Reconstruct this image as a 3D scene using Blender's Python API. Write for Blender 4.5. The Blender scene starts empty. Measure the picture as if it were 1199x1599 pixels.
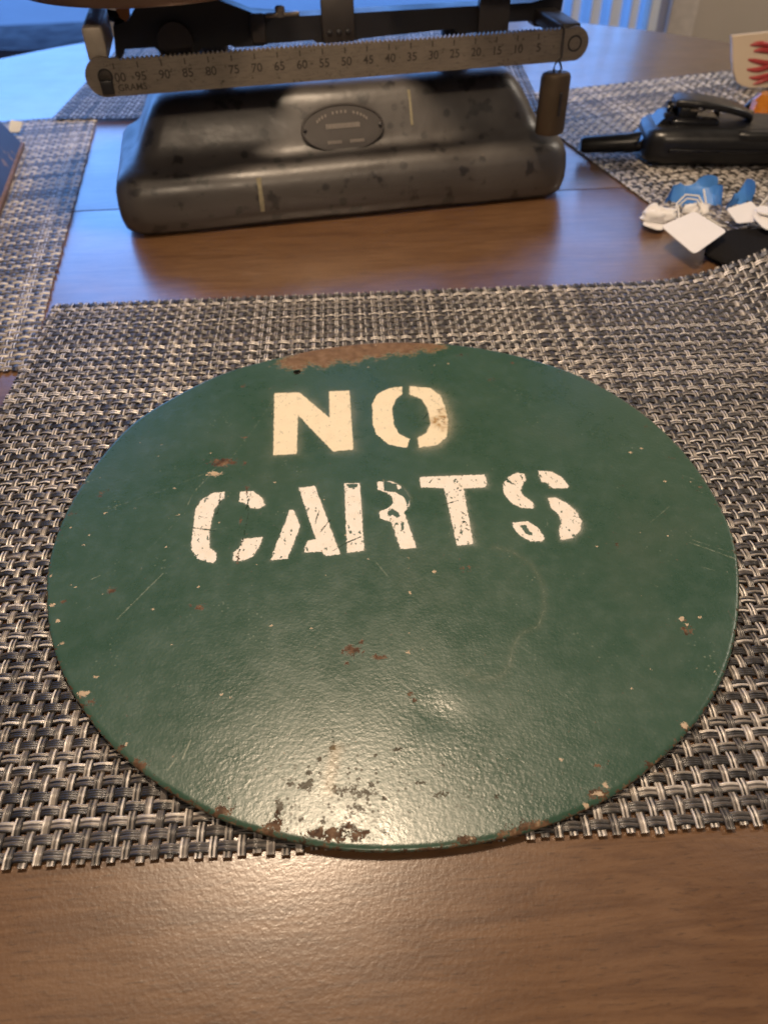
import bpy, math, random
import numpy as np
from mathutils import Matrix, Vector, noise as mnoise
random.seed(7); rng = np.random.default_rng(7)
sc = bpy.context.scene
COL = sc.collection
rad = math.radians
RC, RS = math.cos, math.sin

# ------------------------------------------------------------------ camera
W, H, FPX = 1199., 1599., 1201.
PITCH, ROLL, CAMZ = 0.7704029, -0.02192648, 0.2531785
SIGN_Z = 0.0045
def pixray(px, py):
    x = (px - W/2)/FPX; y = -(py - H/2)/FPX
    c, s = RC(ROLL), RS(ROLL); x, y = c*x - s*y, s*x + c*y
    cp, sp = RC(PITCH), RS(PITCH)
    return x, cp + y*sp, -sp + y*cp
def tbl(px, py, z=0.):                      # photo point -> point on a level plane
    x, y, zz = pixray(px, py); t = (CAMZ - z)/-zz
    return x*t, y*t
def at(px, py, Y):                          # photo point -> point at distance Y along the table
    x, y, zz = pixray(px, py); t = Y/y
    return Vector((x*t, Y, CAMZ + zz*t))
cam_d = bpy.data.cameras.new('camera'); cam = bpy.data.objects.new('camera', cam_d); COL.objects.link(cam)
cp, sp, cr, sr = RC(PITCH), RS(PITCH), RC(ROLL), RS(ROLL)
Rv, Uv, Fv = (cr, sr*sp, sr*cp), (-sr, cr*sp, cr*cp), (0, cp, -sp)
cam.matrix_world = Matrix(((Rv[0], Uv[0], -Fv[0], 0), (Rv[1], Uv[1], -Fv[1], 0), (Rv[2], Uv[2], -Fv[2], CAMZ), (0, 0, 0, 1)))
cam_d.sensor_fit = 'VERTICAL'; cam_d.sensor_height = 36.0; cam_d.lens = 36.0*FPX/H
cam_d.clip_start = 0.01; cam_d.clip_end = 100
cam_d.dof.use_dof = True; cam_d.dof.focus_distance = 0.315; cam_d.dof.aperture_fstop = 13.0
sc.camera = cam

# ------------------------------------------------------------------ world, lamps, exposure
sc.view_settings.view_transform = 'Standard'; sc.view_settings.look = 'None'
sc.view_settings.exposure = 0.0; sc.view_settings.gamma = 1.0
sc.cycles.use_denoising = True
sc.cycles.max_bounces = 6; sc.cycles.sample_clamp_indirect = 4.0
wd = bpy.data.worlds.new('World'); sc.world = wd; wd.use_nodes = True
bg = wd.node_tree.nodes['Background']; bg.inputs[0].default_value = (.62, .54, .46, 1); bg.inputs[1].default_value = .11
def lamp(name, loc, target, size, power, col):
    d = bpy.data.lights.new(name, 'AREA'); d.shape = 'DISK'; d.size = size; d.energy = power; d.color = col
    o = bpy.data.objects.new(name, d); COL.objects.link(o); o.location = loc
    o.rotation_euler = (Vector(target) - Vector(loc)).to_track_quat('-Z', 'Y').to_euler(); return o
lamp('pendant_lamp', (-.050, .42, .85), (-.050, .40, 0), .13, 6.9, (1.0, .76, .53))
lamp('wall_fill_light', (1.7, 1.3, 1.5), (1.3, 2.6, .1), .3, 24., (1.0, .86, .70))  # added fill to brighten the far right wall, stands for no known lamp
lamp('ceiling_lamp', (.12, -1.5, 1.45), (0, .5, 0), .14, 15., (1.0, .78, .56))

# ------------------------------------------------------------------ helpers
class NT:
    def __init__(s, name):
        s.m = bpy.data.materials.new(name); s.m.use_nodes = True; s.t = s.m.node_tree
        s.b = s.t.nodes['Principled BSDF']; s.out = s.t.nodes['Material Output']
    def n(s, typ, **kw):
        nd = s.t.nodes.new('ShaderNode' + typ)
        for k, v in kw.items(): setattr(nd, k, v)
        return nd
    def put(s, sock, v):
        if isinstance(v, bpy.types.NodeSocket): s.t.links.new(v, sock)
        else: sock.default_value = v
    def math(s, op, a, b=0., c=None, clamp=False):
        nd = s.n('Math', operation=op, use_clamp=clamp); s.put(nd.inputs[0], a); s.put(nd.inputs[1], b)
        if c is not None: s.put(nd.inputs[2], c)
        return nd.outputs[0]
    def step(s, v, a, b, lo=0., hi=1.):
        nd = s.n('MapRange', interpolation_type='SMOOTHSTEP'); s.put(nd.inputs['Value'], v)
        s.put(nd.inputs['From Min'], a); s.put(nd.inputs['From Max'], b); s.put(nd.inputs['To Min'], lo); s.put(nd.inputs['To Max'], hi)
        return nd.outputs[0]
    def mix(s, f, a, b, mode='MIX'):
        nd = s.n('Mix', data_type='RGBA', blend_type=mode); s.put(nd.inputs[0], f)
        for k, v in ((6, a), (7, b)):
            if isinstance(v, tuple) and len(v) == 3: v = (*v, 1)
            s.put(nd.inputs[k], v)
        return nd.outputs[2]
    def coord(s, scale=(1, 1, 1), rot=(0, 0, 0), loc=(0, 0, 0), kind='Object'):
        tc = s.n('TexCoord'); mp = s.n('Mapping'); mp.inputs['Scale'].default_value = scale
        mp.inputs['Rotation'].default_value = rot; mp.inputs['Location'].default_value = loc
        s.t.links.new(tc.outputs[kind], mp.inputs[0]); return mp.outputs[0]
    def noise(s, vec, scale, detail=4., rough=.55, dist=0.):
        nd = s.n('TexNoise'); s.put(nd.inputs['Vector'], vec); nd.inputs['Scale'].default_value = scale
        nd.inputs['Detail'].default_value = detail; nd.inputs['Roughness'].default_value = rough; nd.inputs['Distortion'].default_value = dist
        return nd.outputs[0]
    def voro(s, vec, scale, feature='F1', out='Distance'):
        nd = s.n('TexVoronoi', feature=feature); s.put(nd.inputs['Vector'], vec); nd.inputs['Scale'].default_value = scale
        return nd.outputs[out]
    def ramp(s, f, stops):
        nd = s.n('ValToRGB'); s.put(nd.inputs[0], f); e = nd.color_ramp.elements
        while len(e) < len(stops): e.new(.5)
        for el, (p, c) in zip(e, stops): el.position = p; el.color = (*c, 1)
        return nd.outputs[0]
    def attr(s, name, out='Fac'):
        nd = s.n('Attribute', attribute_name=name); return nd.outputs[out]
    def bump(s, h, strength, dist, normal=None):
        nd = s.n('Bump'); s.put(nd.inputs['Height'], h); nd.inputs['Strength'].default_value = strength; nd.inputs['Distance'].default_value = dist
        if normal is not None: s.put(nd.inputs['Normal'], normal)
        return nd.outputs[0]
    def set(s, **kw):
        names = dict(col='Base Color', rough='Roughness', metal='Metallic', spec='Specular IOR Level', nor='Normal', coat='Coat Weight',
                     coatr='Coat Roughness', trans='Transmission Weight', ior='IOR', emit='Emission Color', emits='Emission Strength', alpha='Alpha', coatn='Coat Normal', sheen='Sheen Weight')
        for k, v in kw.items():
            if isinstance(v, tuple) and len(v) == 3: v = (*v, 1)
            s.put(s.b.inputs[names[k]], v)
        return s.m
def plain(name, col, rough=.5, metal=0., var=.25, scale=60., bump=.0, **kw):
    t = NT(name); v = t.coord(); f = t.noise(v, scale, 5)
    a = tuple(c*(1 - var) for c in col); b = tuple(min(1, c*(1 + var)) for c in col)
    t.set(col=t.mix(f, a, b), rough=t.step(t.noise(v, scale*.6, 3), .3, .7, rough*.85, min(1, rough*1.15)), metal=metal, **kw)
    if bump: t.set(nor=t.bump(t.noise(v, scale*6, 3), bump, .0006))
    return t.m

class MB:
    def __init__(s): s.v = []; s.f = []
    def add(s, vs, fs):
        o = len(s.v); s.v += [tuple(p) for p in vs]; s.f += [tuple(i + o for i in q) for q in fs]; return s
    def box(s, x0, x1, y0, y1, z0, z1, bev=0.):
        if bev <= 0:
            vs = [(x, y, z) for z in (z0, z1) for y in (y0, y1) for x in (x0, x1)]
            return s.add(vs, [(0, 2, 3, 1), (4, 5, 7, 6), (0, 1, 5, 4), (2, 6, 7, 3), (0, 4, 6, 2), (1, 3, 7, 5)])
        cx, cy = (x0+x1)/2, (y0+y1)/2; hx, hy = (x1-x0)/2, (y1-y0)/2; b = bev
        rings = []
        for z, i in ((z0, b), (z0+b*.3, b*.3), (z0+b, 0), (z1-b, 0), (z1-b*.3, b*.3), (z1, b)):
            rings.append([(cx+x, cy+y, z) for x, y in rrect(hx-i, hy-i, b, 3)])
        return s.loft(rings)
    def loft(s, rings, cap=True, closed=True):
        o = len(s.v); n = len(rings[0])
        for r in rings: s.v += [tuple(p) for p in r]
        for k in range(len(rings)-1):
            for i in range(n if closed else n-1):
                j = (i+1) % n; s.f.append((o+k*n+i, o+k*n+j, o+(k+1)*n+j, o+(k+1)*n+i))
        if cap:
            s.f.append(tuple(o+i for i in reversed(range(n)))); e = o+(len(rings)-1)*n; s.f.append(tuple(e+i for i in range(n)))
        return s
    def lathe(s, prof, c=(0, 0, 0), n=32, axis='z'):
        rings = []
        for r, z in prof:
            ring = []
            for i in range(n):
                a = 2*math.pi*i/n; p = (r*RC(a), r*RS(a), z)
                if axis == 'y': p = (p[0], -p[2], p[1])
                if axis == 'x': p = (p[2], p[0], p[1])
                ring.append((c[0]+p[0], c[1]+p[1], c[2]+p[2]))
            rings.append(ring)
        return s.loft(rings)
    def tube(s, pts, r, n=8, flat=1.):
        pts = [Vector(p) for p in pts]; rings = []; up = Vector((0, 0, 1))
        for i, p in enumerate(pts):
            d = (pts[min(i+1, len(pts)-1)] - pts[max(i-1, 0)]).normalized()
            a = d.cross(up);  a = a.normalized() if a.length > 1e-4 else Vector((1, 0, 0)); b = a.cross(d)
            rr = r[i] if isinstance(r, (list, tuple)) else r
            rings.append([p + a*(rr*RC(t)) + b*(rr*flat*RS(t)) for t in [2*math.pi*k/n for k in range(n)]])
        return s.loft(rings)
    def prism(s, poly, y0, y1):             # outline in x,z extruded along y
        n = len(poly); vs = [(x, y0, z) for x, z in poly] + [(x, y1, z) for x, z in poly]
        return s.add(vs, [tuple(range(n)), tuple(reversed(range(n, 2*n)))] + [(i, i+n, (i+1) % n+n, (i+1) % n) for i in range(n)])
    def build(s, name, mat, parent=None, smooth=None):
        me = bpy.data.meshes.new(name); me.from_pydata(s.v, [], s.f); me.update()
        return link(name, me, mat, parent, smooth)
def link(name, me, mat=None, parent=None, smooth=None):
    if mat: me.materials.append(mat)
    if smooth is not None:
        import bmesh
        bm = bmesh.new(); bm.from_mesh(me); bmesh.ops.recalc_face_normals(bm, faces=bm.faces)
        for e in bm.edges: e.smooth = e.calc_face_angle(0) < rad(smooth)
        for f in bm.faces: f.smooth = True
        bm.to_mesh(me); bm.free()
    o = bpy.data.objects.new(name, me); COL.objects.link(o)
    if parent: o.parent = parent
    return o
def rrect(hx, hy, r, n=6):
    r = max(1e-5, min(r, hx, hy)); out = []
    for cx, cy, a0 in ((hx-r, hy-r, 0), (-hx+r, hy-r, 90), (-hx+r, -hy+r, 180), (hx-r, -hy+r, 270)):
        for i in range(n+1):
            a = rad(a0 + 90*i/n); out.append((cx+r*RC(a), cy+r*RS(a)))
    return out
def tag(o, label, cat, group=None):
    o['label'] = label; o['category'] = cat
    if group: o['group'] = group
    return o
def empty(name, loc=(0, 0, 0), rz=0.):
    o = bpy.data.objects.new(name, None); COL.objects.link(o); o.location = loc; o.rotation_euler = (0, 0, rz); o.empty_display_size = .02; return o
def structure(o): o['kind'] = 'structure'; return o

# ------------------------------------------------------------------ materials
def wood_material():
    t = NT('table_wood'); v = t.coord(scale=(1, 1, 1), rot=(0, 0, rad(-3)))
    w = t.noise(t.coord(scale=(1.1, 9, 1), rot=(0, 0, rad(-3))), 3.0, 4, .5, .6)
    fig = t.noise(t.coord(scale=(7, 62, 1), rot=(0, 0, rad(-3))), 3.0, 7, .66, 1.3)
    pore = t.noise(t.coord(scale=(30, 230, 1), rot=(0, 0, rad(-3))), 5.0, 4, .65, .35)
    col = t.ramp(t.math('ADD', t.math('MULTIPLY', fig, .65), t.math('MULTIPLY', w, .35)),
                 [(.30, (.082, .037, .015)), (.43, (.125, .060, .025)), (.54, (.165, .084, .037)), (.70, (.215, .117, .056))])
    col = t.mix(t.step(pore, .54, .70, 0, .6), col, (.045, .021, .009))
    peel = t.math('ADD', t.noise(v, 620, 2, .5), t.math('MULTIPLY', t.noise(v, 1300, 2, .5), .4))
    nor = t.bump(peel, .085, .0008)
    nor = t.bump(pore, .05, .0005, nor)
    return t.set(col=col, rough=t.step(t.noise(v, 25, 3), .3, .7, .33, .40), spec=.75, coat=1.0, coatr=.235, coatn=nor, nor=nor)
M_WOOD = wood_material()

def strand_material(name, light):
    """Four vinyl filaments side by side, each black, grey, silver or champagne; picked by strand and filament."""
    t = NT(name); oi = t.n('ObjectInfo'); fil = t.attr('fil')
    par = t.math('MODULO', fil, 2.); key = t.math('ADD', t.math('MULTIPLY', oi.outputs['Random'], 311.7), t.math('MULTIPLY', fil, 7.31))
    wn = t.n('TexWhiteNoise', noise_dimensions='1D'); t.put(wn.inputs['W'], key); r = t.math('ADD', t.math('MULTIPLY', wn.outputs['Value'], .62), t.math('MULTIPLY', par, .38))
    d = light
    col = t.n('ValToRGB'); t.put(col.inputs[0], r); cr_ = col.color_ramp; cr_.interpolation = 'CONSTANT'
    st = [(0, (.009, .008, .008)), (.36-d, (.030, .027, .025)), (.56-d, (.115, .10, .09)), (.70-d, (.34, .30, .26)), (.86-d, (.74, .68, .62))]
    while len(cr_.elements) < len(st): cr_.elements.new(.5)
    for el, (p, c) in zip(cr_.elements, st): el.position = max(0, p); el.color = (*c, 1)
    v = t.coord(kind='Object')
    c2 = t.mix(t.step(t.noise(v, 160, 3), .35, .7, 0, .45), col.outputs[0], (.03, .028, .028))
    return t.set(col=c2, rough=.40, spec=.5, coat=.3, coatr=.2, metal=t.step(r, .5, .9, 0, .2))
M_WARP = strand_material('warp_vinyl', .17); M_WEFT = strand_material('weft_vinyl', .02)

# ------------------------------------------------------------------ room, seen past the table
wall_m = plain('taupe_wall', (.46, .40, .33), .8, scale=8, var=.06)
frame_m = plain('door_frame_paint', (.55, .50, .46), .45, scale=12, var=.06)
blind_m = plain('blind_vinyl', (.62, .66, .72), .5, scale=12, var=.06)
floor_m = plain('floor_wood', (.10, .06, .035), .35, scale=6, var=.3)
FZ = -.75
structure(MB().box(-4, 4, -3, 2.72, FZ-.1, FZ).build('floor', floor_m))
def patio_mat():
    t = NT('patio_concrete'); v = t.coord(); t.set(col=t.mix(t.noise(v, 3, 4), (.30, .36, .45), (.40, .47, .57)), rough=.85); return t.m
structure(MB().box(-9, 9, 2.72, 12, FZ-.1, FZ-.02).build('patio', patio_mat()))
def sky_mat():
    t = NT('sky_light'); e = t.n('Emission'); e.inputs[0].default_value = (.16, .40, 1.0, 1); e.inputs[1].default_value = 4.2
    t.t.links.new(e.outputs[0], t.out.inputs[0]); return t.m
skb = MB(); ring = []
for k in range(25):
    a = rad(-10 + 200*k/24); ring.append((12*RC(a), 3.2 + 9*RS(a)))
skb.add([(x, y, -1.2) for x, y in ring] + [(x, y, 8) for x, y in ring], [(i, i+1, i+26, i+25) for i in range(24)])
structure(skb.build('sky', sky_mat()))
YW, DX0, DX1, DTOP = 2.6, -2.3, .80, 1.30
wl = MB().box(DX1+.10, 2.2, YW, YW+.12, FZ, 1.9)
structure(wl.build('wall', wall_m))
structure(MB().box(-2.6, DX0-.08, YW, YW+.12, FZ, 1.9).build('wall', wall_m))
structure(MB().box(DX0-.08, DX1+.10, YW, YW+.12, DTOP+.08, 1.9).build('wall', wall_m))
structure(MB().box(-2.72, -2.6, -3, YW, FZ, 1.9).build('wall', wall_m)); structure(MB().box(2.2, 2.32, -3, YW, FZ, 1.9).build('wall', wall_m))
door = tag(empty('patio_door', (0, YW, FZ)), 'glazed patio door in a pale frame on the far side of the table', 'door')
hgt = DTOP - FZ
MB().box(DX1, DX1+.098, -.035, .05, 0, hgt+.08, .004).build('frame', frame_m, door, 40)
MB().box(DX0-.078, DX0, -.035, .05, 0, hgt+.08, .004).build('frame', frame_m, door, 40)
MB().box(DX0, DX1, -.035, .05, hgt, hgt+.08, .004).build('frame', frame_m, door, 40)
MB().box(DX0, DX1, -.01, .06, 0, .06, .004).build('sill', frame_m, door, 40)
for x in (-.75, .42):
    MB().box(x-.03, x+.03, .0, .045, .06, hgt, .004).build('stile', frame_m, door, 40)
gl = NT('door_glass'); g1 = gl.n('BsdfTransparent'); g2 = gl.n('BsdfGlossy'); g2.inputs['Roughness'].default_value = .02; mx = gl.n('MixShader'); mx.inputs[0].default_value = .06
gl.t.links.new(g1.outputs[0], mx.inputs[1]); gl.t.links.new(g2.outputs[0], mx.inputs[2]); gl.t.links.new(mx.outputs[0], gl.out.inputs[0])
for a, b in ((DX0, -.78), (-.72, .39), (.45, DX1)):
    MB().box(a, b, .02, .026, .06, hgt).build('glass', gl.m, door)
bl = tag(empty('vertical_blind', (0, YW-.10, FZ)), 'pale vertical blind hanging beside the taupe wall', 'blind')
slat = None
for k in range(9):
    x = .335 + k*.055
    if slat is None:
        m = MB().box(-.004, .030, -.0015, .0015, .03, hgt, 0); slat = m.build('slat', blind_m, bl)
        o = slat
    else:
        o = slat.copy(); COL.objects.link(o)
    o.location = (x, 0, 0); o.rotation_euler = (0, 0, rad(22 + 8*((k*5) % 3)))
MB().box(.31, DX1-.01, -.02, .02, hgt, hgt+.05, .003).build('headrail', frame_m, bl, 40)
MB().box(.825, .90, -.012, .01, 0, hgt, .004).build('edge_panel', plain('blind_panel', (.62, .56, .5), .5), bl, 40)
# a low cushioned seat on the patio, its back dipping in the middle
navy = plain('navy_cushion', (.012, .022, .05), .8, scale=20)
seat = tag(empty('patio_chair', (-1.25, 3.25, FZ-.02), rad(6)), 'low dark blue patio chair seen through the door glass', 'chair')
bk = MB(); xs = np.linspace(-.55, .55, 15)
bk.loft([[(x, -.05, .12), (x, .05, .12), (x, .10, .38 - .11*RC(x/.55*1.4)), (x, .0, .40 - .11*RC(x/.55*1.4))] for x in xs]); bk.build('backrest', navy, seat, 50)
MB().box(-.5, .5, .05, .62, .14, .26, .05).build('seat', navy, seat, 50)
for x in (-.47, .47):
    for y in (.0, .58): MB().lathe([(.02, 0), (.02, .14)], (x, y, 0), 10).build('leg', navy, seat, 50)

# ------------------------------------------------------------------ table
table = tag(empty('dining_table', (0, 0, 0), rad(3)), 'brown wood dining table with rounded ends and an extension leaf, under everything', 'table')
def half(name, c, a0, R=.645):
    m = MB(); pts = [(c[0]+R*RC(rad(a0+180*i/48)), c[1]+R*RS(rad(a0+180*i/48))) for i in range(49)]
    rings = []
    for z, k in ((-.030, .985), (-.026, .997), (-.018, 1.), (-.006, 1.), (-.0015, .9965), (0, .990)):
        rings.append([(c[0]+(x-c[0])*k, c[1] + (y-c[1])*k if abs(y-c[1]) > 1e-6 else y, z) for x, y in pts])
    m.loft(rings); return m.build(name, M_WOOD, table, 35)
SEAM = .628
cx0 = .022
half('table_end', (cx0, SEAM+.0006), 0); half('table_end', (cx0, .0), 180)
MB().box(cx0-.645, cx0+.645, .0006, SEAM, -.030, 0, .0012).build('table_leaf', M_WOOD, table, 35)
MB().lathe([(.30, FZ), (.28, FZ+.04), (.07, FZ+.10), (.06, -.2), (.10, -.08), (.20, -.031)], (cx0, .3, 0), 24).build('pedestal', M_WOOD, table, 40)

# ------------------------------------------------------------------ woven placemats
def strand_mesh(name, n, pitch, width, amp, phase, prof, sub, lift=None):
    """A ribbon of four filaments running along x over n crossings, dipping under every second one."""
    L = n*pitch; S = n*sub + 1; s = np.linspace(0, L, S)
    q = np.cos(np.pi*(s/pitch - .5) + np.pi*phase); z = amp*np.sign(q)*np.abs(q)**.75
    e = .22*pitch; s = np.concatenate([[-e], s, [L+e]]); z = np.concatenate([[0], z, [0]])
    P = len(prof); X = np.repeat(s, P); Yc = np.tile([p[0]*width for p in prof], len(s)); Z = np.repeat(z, P) + np.tile([p[1] for p in prof], len(s))
    if lift is not None: Z = Z + lift(X, Yc)
    n0 = len(s); i = np.arange(n0-1)[:, None]*P + np.arange(P-1)[None, :]
    F = np.stack([i, i+P, i+P+1, i+1], -1).reshape(-1, 4)
    me = bpy.data.meshes.new(name); me.vertices.add(n0*P); me.vertices.foreach_set('co', np.stack([X, Yc, Z], 1).astype(np.float32).ravel())
    me.loops.add(F.size); me.loops.foreach_set('vertex_index', F.astype(np.int32).ravel())
    me.polygons.add(len(F)); me.polygons.foreach_set('loop_start', np.arange(0, F.size, 4, dtype=np.int32)); me.polygons.foreach_set('loop_total', np.full(len(F), 4, np.int32))
    me.polygons.foreach_set('use_smooth', np.ones(len(F), bool)); me.update()
    a = me.attributes.new('fil', 'FLOAT', 'FACE'); ff = np.array([0, 1, 3], np.float32) if P == 4 else np.array([min(3, max(0, int((prof[k][0]+prof[k+1][0])/2*4 + 2))) for k in range(P-1)], np.float32)
    a.data.foreach_set('value', np.tile(ff, n0-1)); return me
def profile(detail):
    r = .00040
    if detail == 2:
        p = [(-.5, -.0005), (-.5, 0)]
        for k in range(4): c = -.375 + .25*k; p += [(c-.065, r), (c+.065, r)] + ([(c+.125, 0)] if k < 3 else [])
        return p + [(.5, 0), (.5, -.0005)]
    if detail == 1: return [(-.5, -.0004), (-.375, r), (-.125, r), (.125, r), (.375, r), (.5, -.0004)]
    return [(-.5, -.0003), (-.2, r), (.2, r), (.5, -.0003)]
def placemat(label, corner, ang, nx, ny, px, py, detail, sub, z0=.0, lift=None, joined=False, wx=.62, wy=.70):
    root = tag(empty('placemat', (*corner, z0), rad(ang)), label, 'placemat', 'woven vinyl placemats laid round the table')
    prof = profile(detail); amp = .00042; base = .0013
    cache = {}
    def one(kind, i):
        n, pitch, w, pos = (ny, py, wx*px, (i+.5)*px) if kind == 'warp' else (nx, px, wy*py, (i+.5)*py)
        ph = (i % 2) if kind == 'warp' else (i+1) % 2
        key = (kind, ph); f = None
        if lift is not None:
            f0 = (lambda X, Y: lift(pos - Y, X)) if kind == 'warp' else (lambda X, Y: lift(X, pos + Y))
            if np.abs(f0(np.linspace(0, n*pitch, 40), 0*np.linspace(0, 1, 40))).max() > 1e-5: f = f0; key = (kind, i)
        if key not in cache:
            cache[key] = strand_mesh(kind + '_strand', n, pitch, w, amp, ph, prof, sub, f); cache[key].materials.append(M_WARP if kind == 'warp' else M_WEFT)
        o = bpy.data.objects.new(kind + '_strand', cache[key]); COL.objects.link(o); o.parent = root
        j = float(rng.normal(0, .00014)); j2 = float(rng.normal(0, .0004))
        if kind == 'warp': o.location = (pos + j, j2, base); o.rotation_euler = (0, 0, rad(90))
        else: o.location = (j2, pos + j, base)
    if not joined:
        for i in range(nx): one('warp', i)
        for i in range(ny): one('weft', i)
        return root
    for kind in ('warp', 'weft'):                                   # too fine in the photograph to tell the strands apart
        vs, fs, fl, off = [], [], [], 0
        for i in range(nx if kind == 'warp' else ny):
            n, pitch, w, pos = (ny, py, wx*px, (i+.5)*px) if kind == 'warp' else (nx, px, wy*py, (i+.5)*py)
            me = strand_mesh('tmp', n, pitch, w, amp, (i % 2) if kind == 'warp' else (i+1) % 2, prof, sub)
            c = np.zeros(len(me.vertices)*3, np.float32); me.vertices.foreach_get('co', c); c = c.reshape(-1, 3)
            if kind == 'warp': c = np.stack([pos - c[:, 1], c[:, 0], c[:, 2]+base], 1)
            else: c = np.stack([c[:, 0], pos + c[:, 1], c[:, 2]+base], 1)
            q = np.zeros(len(me.polygons)*4, np.int32); me.loops.foreach_get('vertex_index', q); a = np.zeros(len(me.polygons), np.float32); me.attributes['fil'].data.foreach_get('value', a)
            vs.append(c); fs.append(q+off); fl.append(a + 4*i); off += len(c); bpy.data.meshes.remove(me)
        V = np.concatenate(vs); F = np.concatenate(fs); A = np.concatenate(fl); me = bpy.data.meshes.new('woven_strands')
        me.vertices.add(len(V)); me.vertices.foreach_set('co', V.ravel()); me.loops.add(len(F)); me.loops.foreach_set('vertex_index', F)
        me.polygons.add(len(A)); me.polygons.foreach_set('loop_start', np.arange(0, len(F), 4, dtype=np.int32)); me.polygons.foreach_set('loop_total', np.full(len(A), 4, np.int32))
        me.polygons.foreach_set('use_smooth', np.ones(len(A), bool)); me.update(); at_ = me.attributes.new('fil', 'FLOAT', 'FACE'); at_.data.foreach_set('value', A)
        o = link('woven_strands', me, M_WARP if kind == 'warp' else M_WEFT, root); o['kind'] = 'stuff'
    return root
def curl(x, y):                                                      # the far right corner rides up over its neighbour
    d = np.maximum(0, (x - .392) + (y - .36)*.6); return 3.06*d*d
placemat('woven black and silver placemat under the green round sign', (-.2010, .0975), 2.0, 106, 73, .0047, .0050, 2, 4, .0, curl)
placemat('woven grey placemat beside the navy box', (-.2080, .3880), 9.4+90, 94, 74, .0050, .0050, 1, 3, .0)
placemat('woven grey placemat behind the weighing scale', (-.3238, .8345), -.9, 100, 74, .0049, .0050, 0, 2, .0022, None, True)
placemat('woven grey placemat lying under the two way radio', (.6280, .5020), 15.6+90, 100, 74, .0050, .0050, 1, 3, .0)

# ------------------------------------------------------------------ the round sign
SC = np.array(((.0034), (.2530))); SR = .1525
def plane(pts): return np.array([tbl(x, y, SIGN_Z) for x, y in pts]) - SC
edge_px = [(355,581),(267.5,622.5),(210,658),(160,712.5),(122.5,767.5),(85,850),(78,873),(74,935),(80.6,999),(95.6,1044),(124,1096),(169,1158),(1044,681),(1088.5,732),(1118,779),(1141.7,828),(1150,866),(1153.4,915),(1151,966),(1146,998),(1123.6,1067),(1083,1131),(1024.7,1189),(966,1236),(902,1268),(343,1278),(433,1307),(517,1324),(600,1328),(697,1322),(750,1314),(850,1289),(750,543),(825,560),(880,577.5),(925,597.5),(995,640),(640,534),(220,1203),(550,538),(450,556),(405,567)]
ep = plane(edge_px); ea = np.arctan2(ep[:, 1], ep[:, 0]); er = np.hypot(ep[:, 0], ep[:, 1]); o_ = np.argsort(ea); ea, er = ea[o_], er[o_]
ea = np.concatenate([ea-2*np.pi, ea, ea+2*np.pi]); er = np.tile(er, 3)
tt = np.linspace(-np.pi, np.pi, 721); rr = np.interp(tt, ea, er); kk = np.exp(-.5*(np.arange(-12, 13)/4.5)**2); kk /= kk.sum()
rr = np.convolve(np.concatenate([rr[-13:-1], rr, rr[1:13]]), kk, 'valid')
def sdf(P, poly):                                                    # signed distance, negative inside
    d = np.full(len(P), 1e9); ins = np.zeros(len(P), bool); n = len(poly)
    for i in range(n):
        a, b = poly[i], poly[(i+1) % n]; ab = b-a; t = np.clip(((P-a)@ab)/(ab@ab+1e-12), 0, 1)
        d = np.minimum(d, np.hypot(*(P-a-t[:, None]*ab).T))
        c = ((a[1] > P[:, 1]) != (b[1] > P[:, 1])) & (P[:, 0] < (b[0]-a[0])*(P[:, 1]-a[1])/(b[1]-a[1]+1e-12)+a[0]); ins ^= c
    return np.where(ins, -d, d)
def pdist(P, line):
    d = np.full(len(P), 1e9)
    for a, b in zip(line[:-1], line[1:]):
        ab = b-a; t = np.clip(((P-a)@ab)/(ab@ab+1e-12), 0, 1); d = np.minimum(d, np.hypot(*(P-a-t[:, None]*ab).T))
    return d
A_ = lambda pts, ox=280, oy=580, k=2.6065: [(ox+x/k, oy+y/k) for x, y in pts]
B_ = lambda pts: A_(pts, 600, 580, 2.9975)
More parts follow.
